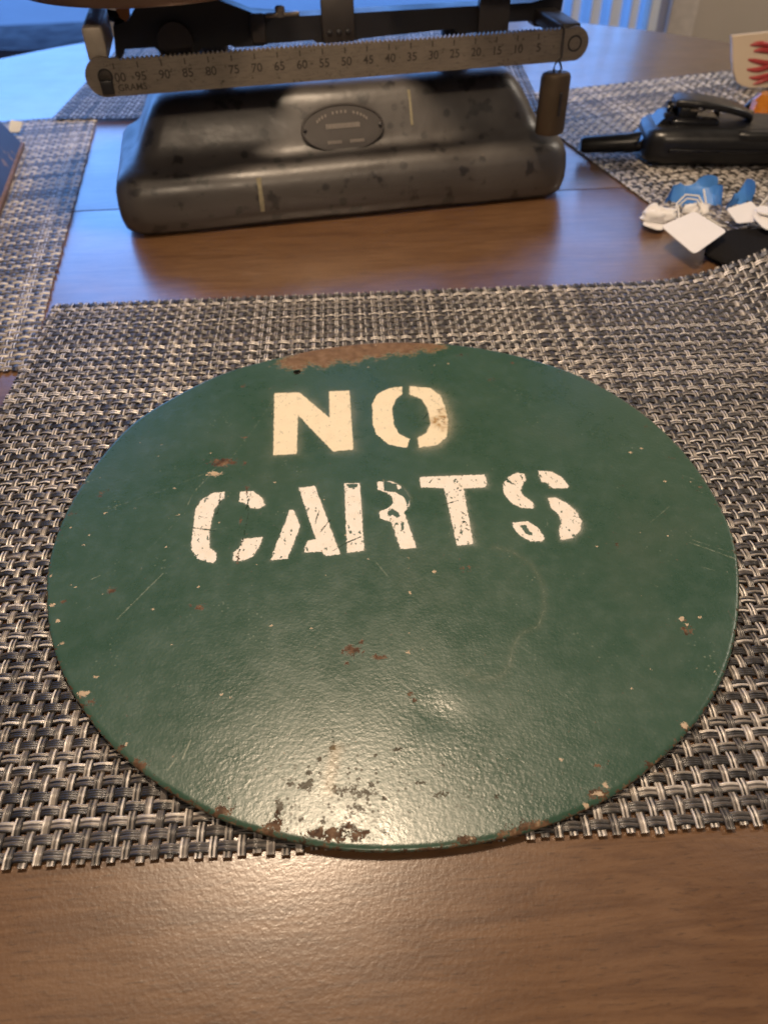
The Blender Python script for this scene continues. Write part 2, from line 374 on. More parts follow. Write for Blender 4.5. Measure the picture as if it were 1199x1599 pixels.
LET = [  # outline, softness (mm)
 (A_([(388,90),(490,88),(612,190),(610,82),(692,78),(708,318),(625,325),(483,178),(478,335),(383,340)]), 1.3),
 (A_([(905,60),(850,68),(805,92),(785,130),(787,210),(802,255),(850,297),(925,312),(938,275),(895,255),(872,215),(866,150),(880,112),(907,90)]), .7),
 (A_([(938,58),(1020,65),(1062,95),(1080,140),(1093,200),(1088,265),(1050,300),(975,310),(970,272),(1005,250),(1023,210),(1010,150),(985,110),(936,92)]), 1.7),
 (A_([(185,488),(140,492),(90,520),(66,560),(50,690),(50,725),(75,760),(135,778),(152,765),(150,735),(122,715),(125,640),(142,560),(165,525),(182,515)]), .7),
 (A_([(248,488),(300,485),(340,515),(347,545),(320,557),(290,552),(270,535),(245,525)]), .6),
 (A_([(255,680),(337,672),(332,700),(300,750),(265,768),(220,770),(220,735),(248,715)]), .7),
 (A_([(447,566),(455,560),(468,566),(492,630),(440,760),(370,767),(430,615)]), .7),
 (A_([(487,472),(552,466),(655,743),(595,750),(580,732),(505,735),(520,690),(555,680)]), .7),
 (A_([(672,455),(735,455),(752,730),(683,738)]), .6),
 (A_([(805,450),(860,448),(905,468),(938,515),(936,548),(915,575),(965,720),(900,725),(862,612),(818,600),(813,570),(850,558),(872,535),(865,510),(835,490),(808,482)]), .5),
 (B_([(165,500),(180,495),(470,485),(480,530),(470,545),(370,550),(415,810),(340,818),(280,548),(170,545)]), .8),
 (B_([(655,480),(620,475),(580,495),(555,530),(560,575),(590,615),(640,640),(695,643),(702,630),(690,610),(650,585),(638,560),(645,530),(660,510)]), .9),
 (B_([(722,467),(780,468),(830,495),(862,535),(855,545),(795,548),(770,535),(755,520),(735,518),(722,490)]), .7),
 (B_([(765,592),(800,590),(850,615),(895,650),(922,700),(915,745),(880,780),(825,790),(815,740),(830,710),(815,670),(780,640)]), 1.0),
 (B_([(600,710),(670,703),(720,735),(748,780),(740,797),(680,795),(635,770),(605,735)]), .9)]
LOST = [A_([(832,446),(905,466),(940,518),(930,548),(915,515),(880,492),(850,490),(832,484)]), A_([(678,458),(728,458),(722,472),(690,474)]),
        A_([(845,575),(865,560),(885,572),(900,590),(885,600),(870,585),(850,592)]), A_([(902,612),(915,618),(913,645),(903,650)]), A_([(918,568),(935,575),(930,585),(915,580)]),
        B_([(632,722),(660,720),(668,735),(690,760),(700,772),(660,762),(650,745)]), B_([(570,508),(588,515),(600,530),(575,520)])]
KEEP = [A_([(884,465),(900,462),(902,480),(888,484)])]
# wear: (photo x, y, radius mm, stretch along x, strength)
RUST = [(480,564,3,2,1),(455,570,3,2,.8),(128,1085,1.7,1,.8),(140,1100,1.5,1.6,.7),(190,1168,1.6,1,.8),(218,1196,2.0,1.4,1),(345,1268,2.4,1.3,.85),(428,1292,2.3,1,1),(432,1272,1.5,.7,.9),
        (420,1300,2.2,2,.8),(515,1303,2.4,3,.9),(545,1290,1.3,1,.7),(563,1303,1.8,1.6,.95),(1072,985,2.2,1,.85),(1066,968,1.3,1,.7),(1068,1136,1.8,1,.8),(1012,1193,1.4,1,.8),(935,1240,2.4,1.6,.9),(985,1330,1,1,0),
        (840,1292,2.4,3,1),(800,1303,2,3,.85),(730,1314,2.2,1.6,.9),(690,1320,1.5,1,.6),(550,1015,2.2,1.6,.95),(592,1026,1.3,2.0,.9),(543,1036,1.0,1,.8),(565,1002,1.0,.7,.9),(640,1083,1.2,1,.7),(647,1092,1.2,1,.8),
        (348,722,2.6,2.4,1.0),(383,722,1.6,.8,.7),(382,683,1.0,2,.7),(312,948,1.7,1.3,.8),(298,945,1.0,1,.6),(174,922,1.6,1,.8),(100,940,1.2,1,.7),(637,927,.9,1,.6),(640,1016,1,1,.4),(158,772,2.0,1,.55),(172,765,1.6,1,.4),(108,802,2.4,1.4,.55),
        (1010,668,2.2,1,.5),(1045,715,2,1,.45),(1092,760,2,1,.4),(380,604,1.6,1,.55),(460,600,1.2,1,.5),(448,612,1,1,.5),(720,553,2.0,2,.5),(770,592,1.5,2,.55),(873,580,1.3,.8,.6),(800,567,1.2,.7,.7),(690,655,2.0,1,.5),(686,640,1.4,1,.5),
        (855,745,1,1,.35),(775,812,1.2,1,.35),(963,852,.8,.4,.8),(728,888,2.4,1.6,.35),(940,1195,1.3,2.2,.45),(545,840,0,1,0),(372,870,1.4,.4,.8),(376,810,1.2,.4,.7),(385,765,1.4,.4,.75),(1148,860,1.4,.6,.5),(1140,960,1.5,.5,.5)]
CHIP = [(335,740,1.9,2.0,1),(327,738,1.2,1,.9),(1064,966,1.3,1,1),(1092,964,1.0,1,.9),(1072,975,1.0,1,.8),(640,926,1.0,1,.9),(679,893,1.1,1,1),(638,1018,1.0,1.4,.9),(640,988,.8,.8,.7),(1096,1067-10,.5,1,0),(1068,1133,1.5,1,1),(945,1225,1.2,1,1),
        (933,1240,1.3,1.6,.8),(915,1257,1.2,1,.9),(132,1083,1.7,1.6,1),(198,1163,.9,.6,.9),(98,1005,1.0,1.8,.9),(215,940,1,1,.5),(310,916,.9,1,.8),(240,951,.9,1,.8),(205,944,.6,1,.8),(1038,751,.8,1,.9),(1001,700,.9,1.4,.9),(985,706,.8,2,.8),(1135,893,.7,1,.7),
        (735,1310,1,2,.6),(150,1057,1.0,1.4,.8),(80,900,1.2,1,.9),(82,945,1.2,1,.9),(90,970,1.2,1,.8),(220,888,.8,1.6,.6),(360,1090,.9,1.2,.7),(575,873,.5,1.5,.6),(1115,1050,.8,1,.7),(860,1080,.4,1,0)]
DARK = [(480,1226,1.4,1.3,.9),(500,1186,.7,1,.9),(482,1208,.6,1,.9),(500,1210,.6,1,.8),(470,1280,.6,1,.8),(505,1284,.6,1,.7),(540,1234,2,2.2,.55),(565,1238,1.6,2.4,.6),(600,1246,.6,1,.8),(690,1240,1.0,2,.6),(655,1222,.6,2,.6),(620,1170,.6,2,.8),(585,1180,.5,1,.7),
        (560,1265,1.8,1.4,.6),(545,1290,1.6,1.5,.7),(520,1260,.8,1,.6),(580,1225,.8,1,.6),(645,1090,1.4,1,.5),(520,1168,1.0,.8,.9),(455,1225,1.0,1,.8),(437,1262,1.6,.6,.9),(690,1195,.4,1,.5),(775,1244,.7,1,.6),(600,1300,1,2,.5),(640,1270,.6,1,.5)]
SCR_L = [([(355,642),(388,680),(360,715)],.2),([(430,620),(395,672),(360,718),(330,735),(255,765),(170,795)],.3),([(330,740),(305,765),(292,790)],.4),([(255,895),(215,935),(183,967)],.5),([(1076,846),(1148,872)],.6),([(1080,842),(1140,862)],.45),([(1060,740),(1110,756)],.35),([(1045,790),(1015,815)],.35),
         ([(1016,910),(1026,916)],.5),([(1070,985),(1130,1005)],.15),([(143,905),(156,899)],.55),([(286,1186),(298,1158)],.7),([(262,1205),(276,1186)],.6),([(660,1180),(690,1230)],.2),([(585,875),(605,900)],.5),([(1095,885),(1115,890)],.45),([(270,800),(350,770)],.2),([(230,860),(290,800)],.25),
         ([(500,905),(560,885)],.22),([(300,830),(360,822)],.3),([(770,855),(800,862),(830,882),(848,915),(850,950),(840,978),(812,990),(800,1012),(795,1040),(780,1058),(750,1060),(720,1045)],.30),([(700,1040),(660,1045),(640,1055)],.3),([(900,1090),(915,1150)],.2),([(950,1040),(1060,1060)],.12)]
SCR_D = [([(385,760),(388,800),(380,840),(370,872)],.8),([(392,768),(384,795)],.9),([(345,770),(340,800),(336,803)],.9),([(300,823),(335,828)],.9),([(312,805),(322,808)],.8),([(500,830),(515,812)],.9),([(492,818),(497,800)],.8),([(520,860),(540,848)],.8),([(542,847),(564,838)],1.),([(488,765),(500,775)],.7),
         ([(690,790),(715,782)],.9),([(712,770),(722,742)],.7),([(715,845),(722,815)],.8),([(670,755),(676,748)],.8),([(716,768),(720,766)],.9),([(720,800),(728,806)],1),([(725,815),(730,822)],1),([(727,826),(731,828)],1),([(790,750),(805,758)],.9),([(895,806),(906,808)],.8),([(874,822),(878,826)],.8),
         ([(518,1138),(522,1165),(515,1178),(500,1185)],.8),([(520,1164),(545,1166)],.8),([(470,1195),(440,1215)],.6),([(420,1208),(445,1213)],.6),([(566,1225),(566,1250)],.7),([(610,1170),(635,1166)],.7),([(430,1260),(428,1290)],.7),([(560,1050),(570,1010)],.5),([(545,1012),(568,1000)],.8),([(580,1026),(620,1018)],.6),
         ([(450,1128),(458,1110)],.6),([(335,1084),(355,1078)],.6),([(355,1250),(368,1238)],.6),([(360,1230),(385,1255)],.4),([(700,1245),(730,1225),(738,1200)],.35),([(455,1170),(462,1150)],.4),([(660,655),(668,645)],.9),([(430,640),(450,618)],.5)]
def build_sign():
    N = 460; lin = np.linspace(-1, 1, N)
    X, Y = np.meshgrid(lin, lin); x, y = X.ravel(), Y.ravel()
    big = np.abs(x) > np.abs(y); r = np.where(big, np.abs(x), np.abs(y)); sx = np.where(big, x, y); sy = np.where(big, y, x); sxx = np.where(np.abs(sx) < 1e-9, 1e-9, sx)
    th = np.pi/4*sy/sxx; ang = np.where(big, th, np.pi/2 - th); ang = np.where(sx < 0, ang + np.pi, ang); ang = (ang + np.pi) % (2*np.pi) - np.pi
    R = np.interp(ang, tt, rr); P = np.stack([r*R*np.cos(ang), r*R*np.sin(ang)], 1)
    # relief: gentle warp, a dent, the hammered lower lip rolled downwards
    d0 = plane([(682, 1115)])[0]; e = (P - d0)
    z = -.00034*np.exp(-((e[:, 0]/.0085)**2 + (e[:, 1]/.0075)**2)) + .00010*np.exp(-(((e[:, 0]-.006)/.008)**2 + ((e[:, 1]-.008)/.007)**2))
    edge = (1-r)*R; front = np.clip(-np.sin(ang), 0, 1)**1.5
    z -= (.0003 + .0004*front)*np.clip(1 - edge/(.0009+.0012*front), 0, 1)**2
    z += .0004*np.sin(P[:, 0]*31+.6)*np.cos(P[:, 1]*27) + .0006*np.clip(r-.6, 0, 1)*front
    lo = np.full(len(P), 12.); so = np.ones(len(P)); best = np.full(len(P), 1e9)
    for poly, s in LET:
        d = sdf(P, plane(poly))*1000; m = d < best; so[m] = s; best = np.minimum(best, d)
    haze = np.zeros(len(P))
    for k, (poly, s) in enumerate(LET):
        dx, dy, w, am = ((.0011, -.0004, 2.0, .20), (.0003, -.0001, .9, .10), (.0013, -.0005, 2.2, .38))[k] if k < 3 else ((.0002, -.0001, .6, .20) if k not in (10, 13) else (.0005, -.0002, 1.0, .28))
        haze = np.maximum(haze, am*np.exp(-np.maximum(sdf(P - np.array((dx, dy)), plane(poly))*1000, 0)/w))
    lo = np.clip(best, -6, 12)
    lost = np.full(len(P), 9.); 
    for poly in LOST: lost = np.minimum(lost, sdf(P, plane(poly))*1000)
    for poly in KEEP: lost = np.maximum(lost, -sdf(P, plane(poly))*1000)
    def field(lst):
        f = np.zeros(len(P))
        for px, py, rr_, st, k in lst:
            if k <= 0 or rr_ <= 0: continue
            c = plane([(px, py)])[0]; q = (P-c)*1000/rr_; f = np.maximum(f, k*np.exp(-.5*((q[:, 0]/max(st, .6))**2 + (q[:, 1]/max(1, .8/st))**2)))
        return f
    rust = field([(a, b, c*.88, d, e) for a, b, c, d, e in RUST])
    more = []
    for k in range(120):
        a = rng.uniform(-np.pi, np.pi) if k % 3 else rng.normal(np.pi, .55); q = 1 - abs(rng.normal(0, .22)) if k % 2 else rng.uniform(.1, 1)
        c0 = (np.array((np.cos(a), np.sin(a)))*SR*min(.985, max(.05, q)))+SC; more.append((c0, rng.uniform(.24, .48)*(1.5 if k % 9 == 0 else 1), rng.uniform(.6, 1.8), rng.uniform(.55, .95)))
    chip = field([(a, b, c*.78, d, e) for a, b, c, d, e in CHIP])
    for c0, r0, st, k0 in more:
        q = (P-(c0-SC))*1000/r0; m = (np.abs(q) < 5).all(1); chip[m] = np.maximum(chip[m], k0*np.exp(-.5*((q[m, 0]/max(st, .6))**2 + q[m, 1]**2)))
    dark = field([(a, b, c*.95+.22, d, e) for a, b, c, d, e in DARK])
    band = sdf(P, plane([(438,566),(470,548),(550,530),(640,522),(684,534),(692,543),(668,548),(655,544),(640,553),(612,550),(590,558),(574,555),(555,567),(530,562),(505,574),(482,567),(470,578),(442,574)]))*1000
    scrape = np.clip(.56 - band/6.5, -2, 1.6)
    rim = np.exp(-edge/.0011); rust = np.maximum(rust, rim*(.46 + .20*front))
    far = np.clip((P[:, 1])/.15, 0, 1)
    def lines(lst, w):
        f = np.zeros(len(P))
        for pts, k in lst:
            d = pdist(P, plane(pts))*1000; f = np.maximum(f, k*np.clip(1.25 - d/w, 0, 1))
        return f
    sl = lines(SCR_L, .42); sd = lines(SCR_D, .60)
    a = pdist(P, plane(SCR_L[-4][0]))*1000; stain = .6*np.exp(-(a/1.6)**2)
    for pts, _ in (([(545,1195),(535,1225),(525,1240)], 0), ([(520,1180),(512,1215)], 0)): stain = np.maximum(stain, -1.0*0)
    amber0 = np.maximum(np.exp(-(pdist(P, plane([(692, 650), (676, 655), (684, 664)]))*1000/2.0)**2), .5*np.exp(-(pdist(P, plane([(690, 640), (694, 670)]))*1000/2.6)**2))
    amber = np.maximum(amber0, 1.)*0 + np.maximum(amber0, np.exp(-(pdist(P, plane([(525,1170),(518,1200),(512,1235)]))*1000/2.2)**2))
    f0 = plane([(535, 1235)])[0]; foot = np.exp(-(((P[:, 0]-f0[0])/.030)**2 + ((P[:, 1]-f0[1])/.020)**2)); foot = np.maximum(foot, .55*np.exp(-(((P[:, 0]-f0[0]-.03)/.035)**2 + ((P[:, 1]-f0[1]+.002)/.016)**2)))
    # mesh
    idx = np.arange(N*N).reshape(N, N); F = np.stack([idx[:-1, :-1], idx[:-1, 1:], idx[1:, 1:], idx[1:, :-1]], -1).reshape(-1, 4)
    hc = plane([(464, 582)])[0]; hr = .0021; fc = P[F].mean(1); F = F[np.hypot(*(fc-hc).T) > hr]
    near = np.hypot(*(P-hc).T); m = (near < hr+.0006) & (near > 1e-6); P2 = P.copy(); P2[m] = hc + (P[m]-hc)/near[m][:, None]*np.maximum(near[m], hr)[:, None]
    bd = np.concatenate([idx[0, :-1], idx[:-1, -1], idx[-1, :0:-1], idx[:0:-1, 0]])
    V = np.concatenate([np.column_stack([P2, z]), np.column_stack([P2[bd]*1.0006, z[bd]-.0004]), np.column_stack([P2[bd], z[bd]-.0012]), np.column_stack([P2[bd]*.9, 0*z[bd]-.0016])])
    nb = len(bd); ex = []
    lay = [bd, N*N + np.arange(nb), N*N + nb + np.arange(nb), N*N + 2*nb + np.arange(nb)]
    for a0, b0 in zip(lay[:-1], lay[1:]): ex.append(np.stack([a0, b0, np.roll(b0, -1), np.roll(a0, -1)], 1))
    F = np.concatenate([F] + ex).astype(np.int32)
    me = bpy.data.meshes.new('metal_sign'); me.vertices.add(len(V)); me.vertices.foreach_set('co', V.astype(np.float32).ravel())
    me.loops.add(F.size); me.loops.foreach_set('vertex_index', F.ravel()); me.polygons.add(len(F))
    me.polygons.foreach_set('loop_start', np.arange(0, F.size, 4, dtype=np.int32)); me.polygons.foreach_set('loop_total', np.full(len(F), 4, np.int32))
    me.polygons.foreach_set('use_smooth', np.ones(len(F), bool)); me.update()
    ext = 3*nb
    for nm, arr, pad in (('letter', lo, 12), ('soft', so, 1), ('lost', lost, 9), ('rust', rust, .62), ('chip', chip, 0), ('dark', dark, 0), ('scratch', sl, 0), ('crack', sd, 0), ('stain', stain, 0), ('amber', amber, 0), ('foot', foot, 0), ('scrape', scrape, -2), ('haze', haze, 0), ('row', (P[:, 1] > plane([(600, 722)])[0][1]).astype(float), 0)):
        a = me.attributes.new(nm, 'FLOAT', 'POINT'); a.data.foreach_set('value', np.concatenate([arr, np.full(ext, pad)]).astype(np.float32))
    return me
def sign_material():
    t = NT('sign_paint'); v = t.coord()
    n1 = t.noise(v, 26, 5); n2 = t.noise(v, 420, 4, .6); n3 = t.noise(v, 1500, 3, .6); n4 = t.noise(v, 140, 4, .6)
    green = t.mix(t.step(n1, .3, .7), (.030, .077, .049), (.041, .091, .060))
    green = t.mix(t.step(n4, .45, .75, 0, .28), green, (.062, .115, .082))
    # small pale nicks scattered all over
    vn = t.voro(v, 430); sp = t.math('MULTIPLY', t.step(vn, .24, .12), t.step(t.noise(v, 47, 3), .54, .70))
    green = t.mix(t.math('MULTIPLY', sp, .6), green, (.22, .27, .20))
    sc1 = t.noise(t.coord(scale=(1, 16, 1), rot=(0, 0, rad(-32))), 60, 4, .7); sc2 = t.noise(t.coord(scale=(1, 20, 1), rot=(0, 0, rad(24))), 75, 4, .7)
    scuff = t.math('MULTIPLY', t.math('MAXIMUM', t.step(sc1, .66, .74), t.step(sc2, .68, .76)), t.step(t.noise(v, 22, 3), .42, .62))
    green = t.mix(t.math('MULTIPLY', scuff, .35), green, (.19, .23, .18))
    green = t.mix(t.math('MULTIPLY', t.step(t.noise(v, 13, 5, .6), .50, .75), .35), green, (.050, .078, .048))
    green = t.mix(t.math('MULTIPLY', t.step(t.noise(v, 900, 3, .6), .50, .80), .25), green, (.018, .045, .028))
    st = t.attr('stain'); green = t.mix(t.math('MULTIPLY', st, .30), green, (.16, .17, .12))
    # stencilled letters with overspray
    L = t.attr('letter'); S = t.attr('soft')
    wob = t.math('ADD', t.math('MULTIPLY', t.math('SUBTRACT', n2, .5), 1.5), t.math('MULTIPLY', t.math('SUBTRACT', n3, .5), 1.5))
    Lw = t.math('ADD', L, wob)
    core = t.step(Lw, t.math('MULTIPLY', S, .34), t.math('MULTIPLY', S, -.26))
    haze = t.math('MULTIPLY', t.attr('haze'), t.math('MULTIPLY', t.step(t.noise(v, 2300, 2), .30, .70, .2, 1.), t.step(t.noise(v, 70, 3), .3, .7, .35, 1.25)))
    lm = t.math('MAXIMUM', core, haze, clamp=True)
    gone = t.step(t.math('ADD', t.attr('lost'), wob), .25, -.15)
    vs = t.n('Mapping'); t.put(vs.inputs[0], v); vs.inputs['Rotation'].default_value = (0, 0, rad(40)); vs.inputs['Scale'].default_value = (1, .55, 1)
    pit = t.step(t.noise(vs.outputs[0], 420, 5, .65), .605, .632)
    spot = t.math('MULTIPLY', t.step(t.voro(v, 260), .17, .11), t.step(t.noise(v, 90, 2), .5, .62))
    row = t.attr('row')
    gone = t.math('MAXIMUM', gone, t.math('MULTIPLY', pit, t.math('SUBTRACT', 1.0, t.math('MULTIPLY', row, .75))))
    gone = t.math('MAXIMUM', gone, t.math('MULTIPLY', spot, .55))
    gone = t.math('MAXIMUM', gone, t.step(t.math('ADD', t.attr('crack'), t.math('ADD', t.math('MULTIPLY', t.math('SUBTRACT', n3, .5), 1.8), t.math('MULTIPLY', t.math('SUBTRACT', n2, .5), 1.4))), .55, .8), clamp=True)
    cream = t.mix(row, (.86, .80, .72), (.84, .74, .54)); cream = t.mix(t.math('MULTIPLY', t.attr('amber'), t.step(n2, .38, .62)), cream, t.mix(t.step(n2, .35, .6), (.80, .62, .33), (.42, .24, .07))); cream = t.mix(t.step(n4, .4, .8, 0, .3), cream, (.66, .55, .38))
    col = t.mix(t.math('MULTIPLY', lm, t.math('SUBTRACT', 1.0, gone)), green, cream)
    crack = t.step(t.math('ADD', t.attr('crack'), t.math('ADD', t.math('MULTIPLY', t.math('SUBTRACT', n3, .5), 1.6), t.math('MULTIPLY', t.math('SUBTRACT', n2, .5), 1.2))), .50, .85, 0, .85)
    col = t.mix(crack, col, (.020, .036, .022))
    grit = t.math('MULTIPLY', t.step(t.attr('foot'), .15, .9), t.math('MULTIPLY', t.step(t.voro(v, 560), .40, .26), t.step(t.noise(v, 150, 3), .46, .58)))
    dk = t.math('MAXIMUM', t.math('MULTIPLY', grit, .85), t.math('MULTIPLY', t.step(t.math('ADD', t.attr('dark'), t.math('ADD', t.math('MULTIPLY', t.math('SUBTRACT', n2, .5), 1.5), t.math('MULTIPLY', t.math('SUBTRACT', n3, .5), 1.2))), .34, .56), .92))
    col = t.mix(dk, col, t.mix(n4, (.020, .020, .012), (.060, .042, .020)))
    scr = t.step(t.math('ADD', t.attr('scratch'), t.math('MULTIPLY', t.math('SUBTRACT', n2, .5), .9)), .12, .8, 0, .8)
    col = t.mix(scr, col, (.33, .36, .27))
    col = t.mix(t.math('MULTIPLY', t.attr('amber'), .4), col, (.24, .14, .03))
    rs = t.step(t.math('ADD', t.attr('rust'), t.math('ADD', t.math('MULTIPLY', t.math('SUBTRACT', n2, .5), 2.0), t.math('MULTIPLY', t.math('SUBTRACT', n3, .5), 1.5))), .46, .66)
    rc = t.ramp(t.noise(v, 240, 5, .65), [(.3, (.035, .019, .012)), (.47, (.090, .052, .031)), (.60, (.165, .100, .060)), (.75, (.33, .24, .15))])
    col = t.mix(rs, col, rc)
    streak = t.noise(t.coord(scale=(1, 7, 1), rot=(0, 0, rad(-9))), 150, 5, .7)
    sv = t.math('ADD', t.attr('scrape'), t.math('ADD', t.math('MULTIPLY', t.math('SUBTRACT', streak, .5), 3.0), t.math('ADD', t.math('MULTIPLY', t.math('SUBTRACT', n2, .5), 2.0), t.math('MULTIPLY', t.math('SUBTRACT', n3, .5), 1.3))))
    col = t.mix(t.step(sv, .34, .48), col, t.mix(n3, (.20, .15, .075), (.36, .27, .15)))
    sc_ = t.step(sv, .52, .66); col = t.mix(sc_, col, t.ramp(t.noise(v, 200, 4, .6), [(.3, (.115, .070, .042)), (.5, (.180, .112, .068)), (.75, (.25, .165, .105))]))
    ch = t.step(t.math('ADD', t.attr('chip'), t.math('ADD', t.math('MULTIPLY', t.math('SUBTRACT', n2, .5), 1.6), t.math('MULTIPLY', t.math('SUBTRACT', n3, .5), 1.3))), .52, .68)
    col = t.mix(ch, col, t.mix(n2, (.36, .24, .15), (.62, .52, .38)))
    peel = t.math('ADD', t.noise(v, 640, 2, .45), t.math('MULTIPLY', t.noise(v, 1200, 2, .5), .45))
    hgt = t.math('ADD', peel, t.math('MULTIPLY', t.math('MAXIMUM', rs, ch), -.5))
    hgt = t.math('MULTIPLY', hgt, t.step(t.noise(v, 19, 3), .3, .7, .55, 1.15)); nor = t.bump(hgt, .13, .0008)
    worn = t.math('MAXIMUM', t.math('MAXIMUM', t.math('MAXIMUM', rs, sc_), dk), t.math('MAXIMUM', crack, ch), clamp=True)
    rough = t.math('ADD', t.math('ADD', t.step(n1, .3, .7, .25, .31), t.step(n4, .35, .7, 0, .05)), t.math('MULTIPLY', t.math('MAXIMUM', rs, t.math('MULTIPLY', lm, .5)), .3))
    return t.set(col=col, rough=rough, spec=t.math('MULTIPLY_ADD', worn, -.66, .76), nor=nor)
sign = link('round_sign', build_sign(), sign_material()); sign.location = (SC[0], SC[1], SIGN_Z)
tag(sign, 'round green metal sign stencilled NO CARTS in worn cream paint, rusty edge', 'sign')

# ------------------------------------------------------------------ balance scale
def iron_mat():
    t = NT('old_enamel'); v = t.coord(); n = t.noise(v, 30, 5); b = t.noise(v, 75, 3, .5)
    col = t.mix(n, (.048, .042, .039), (.078, .069, .063))
    col = t.mix(t.step(b, .58, .66, 0, .85), col, (.014, .012, .012))
    d = t.math('MULTIPLY', t.step(t.math('ADD', t.voro(v, 62), t.math('MULTIPLY', t.noise(v, 300, 3), .12)), .30, .20), t.step(t.noise(v, 20, 2), .42, .54)); col = t.mix(t.math('MULTIPLY', d, .8), col, (.012, .011, .011))
    col = t.mix(t.step(t.noise(v, 260, 4), .70, .76, 0, .5), col, (.15, .11, .08))
    return t.set(col=col, rough=t.step(n, .3, .7, .32, .48), spec=.7, nor=t.bump(t.math('ADD', t.noise(v, 190, 4, .6), t.math('MULTIPLY', t.noise(v, 40, 3), 1.2)), .11, .0014))
M_IRON = iron_mat()
def brass_mat():
    t = NT('worn_nickel_beam'); v = t.coord(); n = t.noise(v, 60, 5, .6); s = t.noise(t.coord(scale=(1, 1, 14)), 120, 4, .6)
    col = t.mix(n, (.18, .15, .122), (.31, .265, .215)); col = t.mix(t.step(s, .50, .70, 0, .6), col, (.10, .082, .066)); col = t.mix(t.step(t.noise(v, 350, 4, .65), .60, .68, 0, .7), col, (.05, .042, .036))
    return t.set(col=col, rough=.46, metal=.45, nor=t.bump(n, .1, .0008))
M_BEAM = brass_mat()
M_BLACK = plain('black_iron', (.016, .015, .017), .42, scale=60, var=.3, bump=.1)
M_DARKM = plain('dark_bracket_metal', (.055, .048, .045), .45, metal=.3, scale=80)
M_PAN = plain('brown_pan_enamel', (.13, .075, .050), .30, metal=.2, scale=30)
M_AMB = plain('brass_hanger', (.36, .15, .06), .35, metal=.5, scale=40)
M_INK = plain('engraved_dark', (.055, .044, .036), .7)
M_DRIP = plain('old_paint_drip', (.26, .23, .15), .75, scale=300, var=.45)
SL = (-.1897, .5683); SA = math.atan2(.17844563, .98394977)
scale = tag(empty('balance_scale', (*SL, 0), SA), 'old dark iron balance scale with numbered beam, behind the green sign', 'scale')
CU, CV, HU, HV = .173, .076, .1755, .076
PROF = [(.006, .0007, .7), (.0020, .0045, .7), (0, .013, .7), (0, .022, .7), (.0010, .030, .7), (.0040, .0365, .7), (.009, .0405, .7), (.0150, .0430, .72), (.0210, .0455, .74), (.0258, .0500, .78), (.0295, .0560, .8), (.0330, .0630, .83), (.0375, .0708, .86), (.0425, .0770, .86), (.0482, .0810, .86), (.056, .0828, .86), (.062, .083, .86)]
rings = []
for i, z, k in PROF:
    r = max(.010, .020 - i*.15); hu = HU - i*k; vf = i; vb = 2*HV - i*.62; hv = (vb - vf)/2; cv = (vb + vf)/2
    pts = rrect(hu, hv, r, 7); out = []
    for a, b in zip(pts, pts[1:] + pts[:1]):
        out.append(a); L_ = math.hypot(b[0]-a[0], b[1]-a[1])
        if L_ > .03: out += [(a[0]+(b[0]-a[0])*q/12, a[1]+(b[1]-a[1])*q/12) for q in range(1, 12)]
    rings.append([(CU+x, cv+y, z + .0012*mnoise.noise((x*18, y*18, z*30))) for x, y in out])
base = MB().loft(rings).build('base', M_IRON, scale, 60); base.location = (0, -.0105, 0)
for x in (.024, .322):
    for y in (.020, .128): MB().lathe([(.013, 0), (.015, .002), (.015, .006)], (x, y, 0), 20).build('foot', M_BLACK, base, 40)
# oval maker's plate on the sloping face
def tilt(o, c, a): o.location = c; o.rotation_euler = (a, 0, 0)
op = MB(); n = 40; ell = lambda a, b: [(a*RC(2*math.pi*i/n), b*RS(2*math.pi*i/n)) for i in range(n)]
op.loft([[(x, y, z) for x, y in ell(.0315-i, .0170-i)] for z, i in ((-.004, 0), (.0014, 0), (.0020, .0006), (.0020, .0014), (.0013, .0018), (.0013, .004))])
plate = op.build('name_plate', M_DARKM, scale, 35); tilt(plate, (.171, .0185, .0578), rad(62))
mk = MB()
for x0, x1, y, h in ((-.0125, .0130, .0015, .0034), (-.0125, -.0015, -.0095, .0022), (.0045, .0155, -.0095, .0022)):
    x = x0
    while x < x1 - .0008:
        w = .0007 + .0007*random.random(); mk.box(x, x+w, y-h*.5, y+h*.5, .0011, .0017); x += w + .0004
for k in range(15):
    a = rad(150 - 120*k/14); x, y = .0215*RC(a), .0110*RS(a)
    if k not in (4, 9): mk.box(x-.0006, x+.0006, y-.0010, y+.0010, .0011, .0016)
mk.build('relief_lettering', plain('plate_relief', (.19, .165, .145), .5, metal=.2), plate)
for x in (-.0285, .0285): MB().lathe([(.0013, 0), (.0013, .0018), (.0004, .0024)], (x, 0, .0008), 12).build('rivet', M_BLACK, plate, 40)
def on_face(u):                                                     # drips follow the front profile
    return [(u, i - .0006, z) for i, z, k in PROF]
for u, a, b, w in ((.1032, 2, 5, .0019), (.2245, 10, 13, .0011), (.2235, 7, 8, .0009)):
    p = on_face(u)[a:b+1]; MB().tube(p, [w*.8, w*.95, w*.75, w*1.05, w*.6][:len(p)], 8, .25).build('paint_drip', M_DRIP, base, 60)
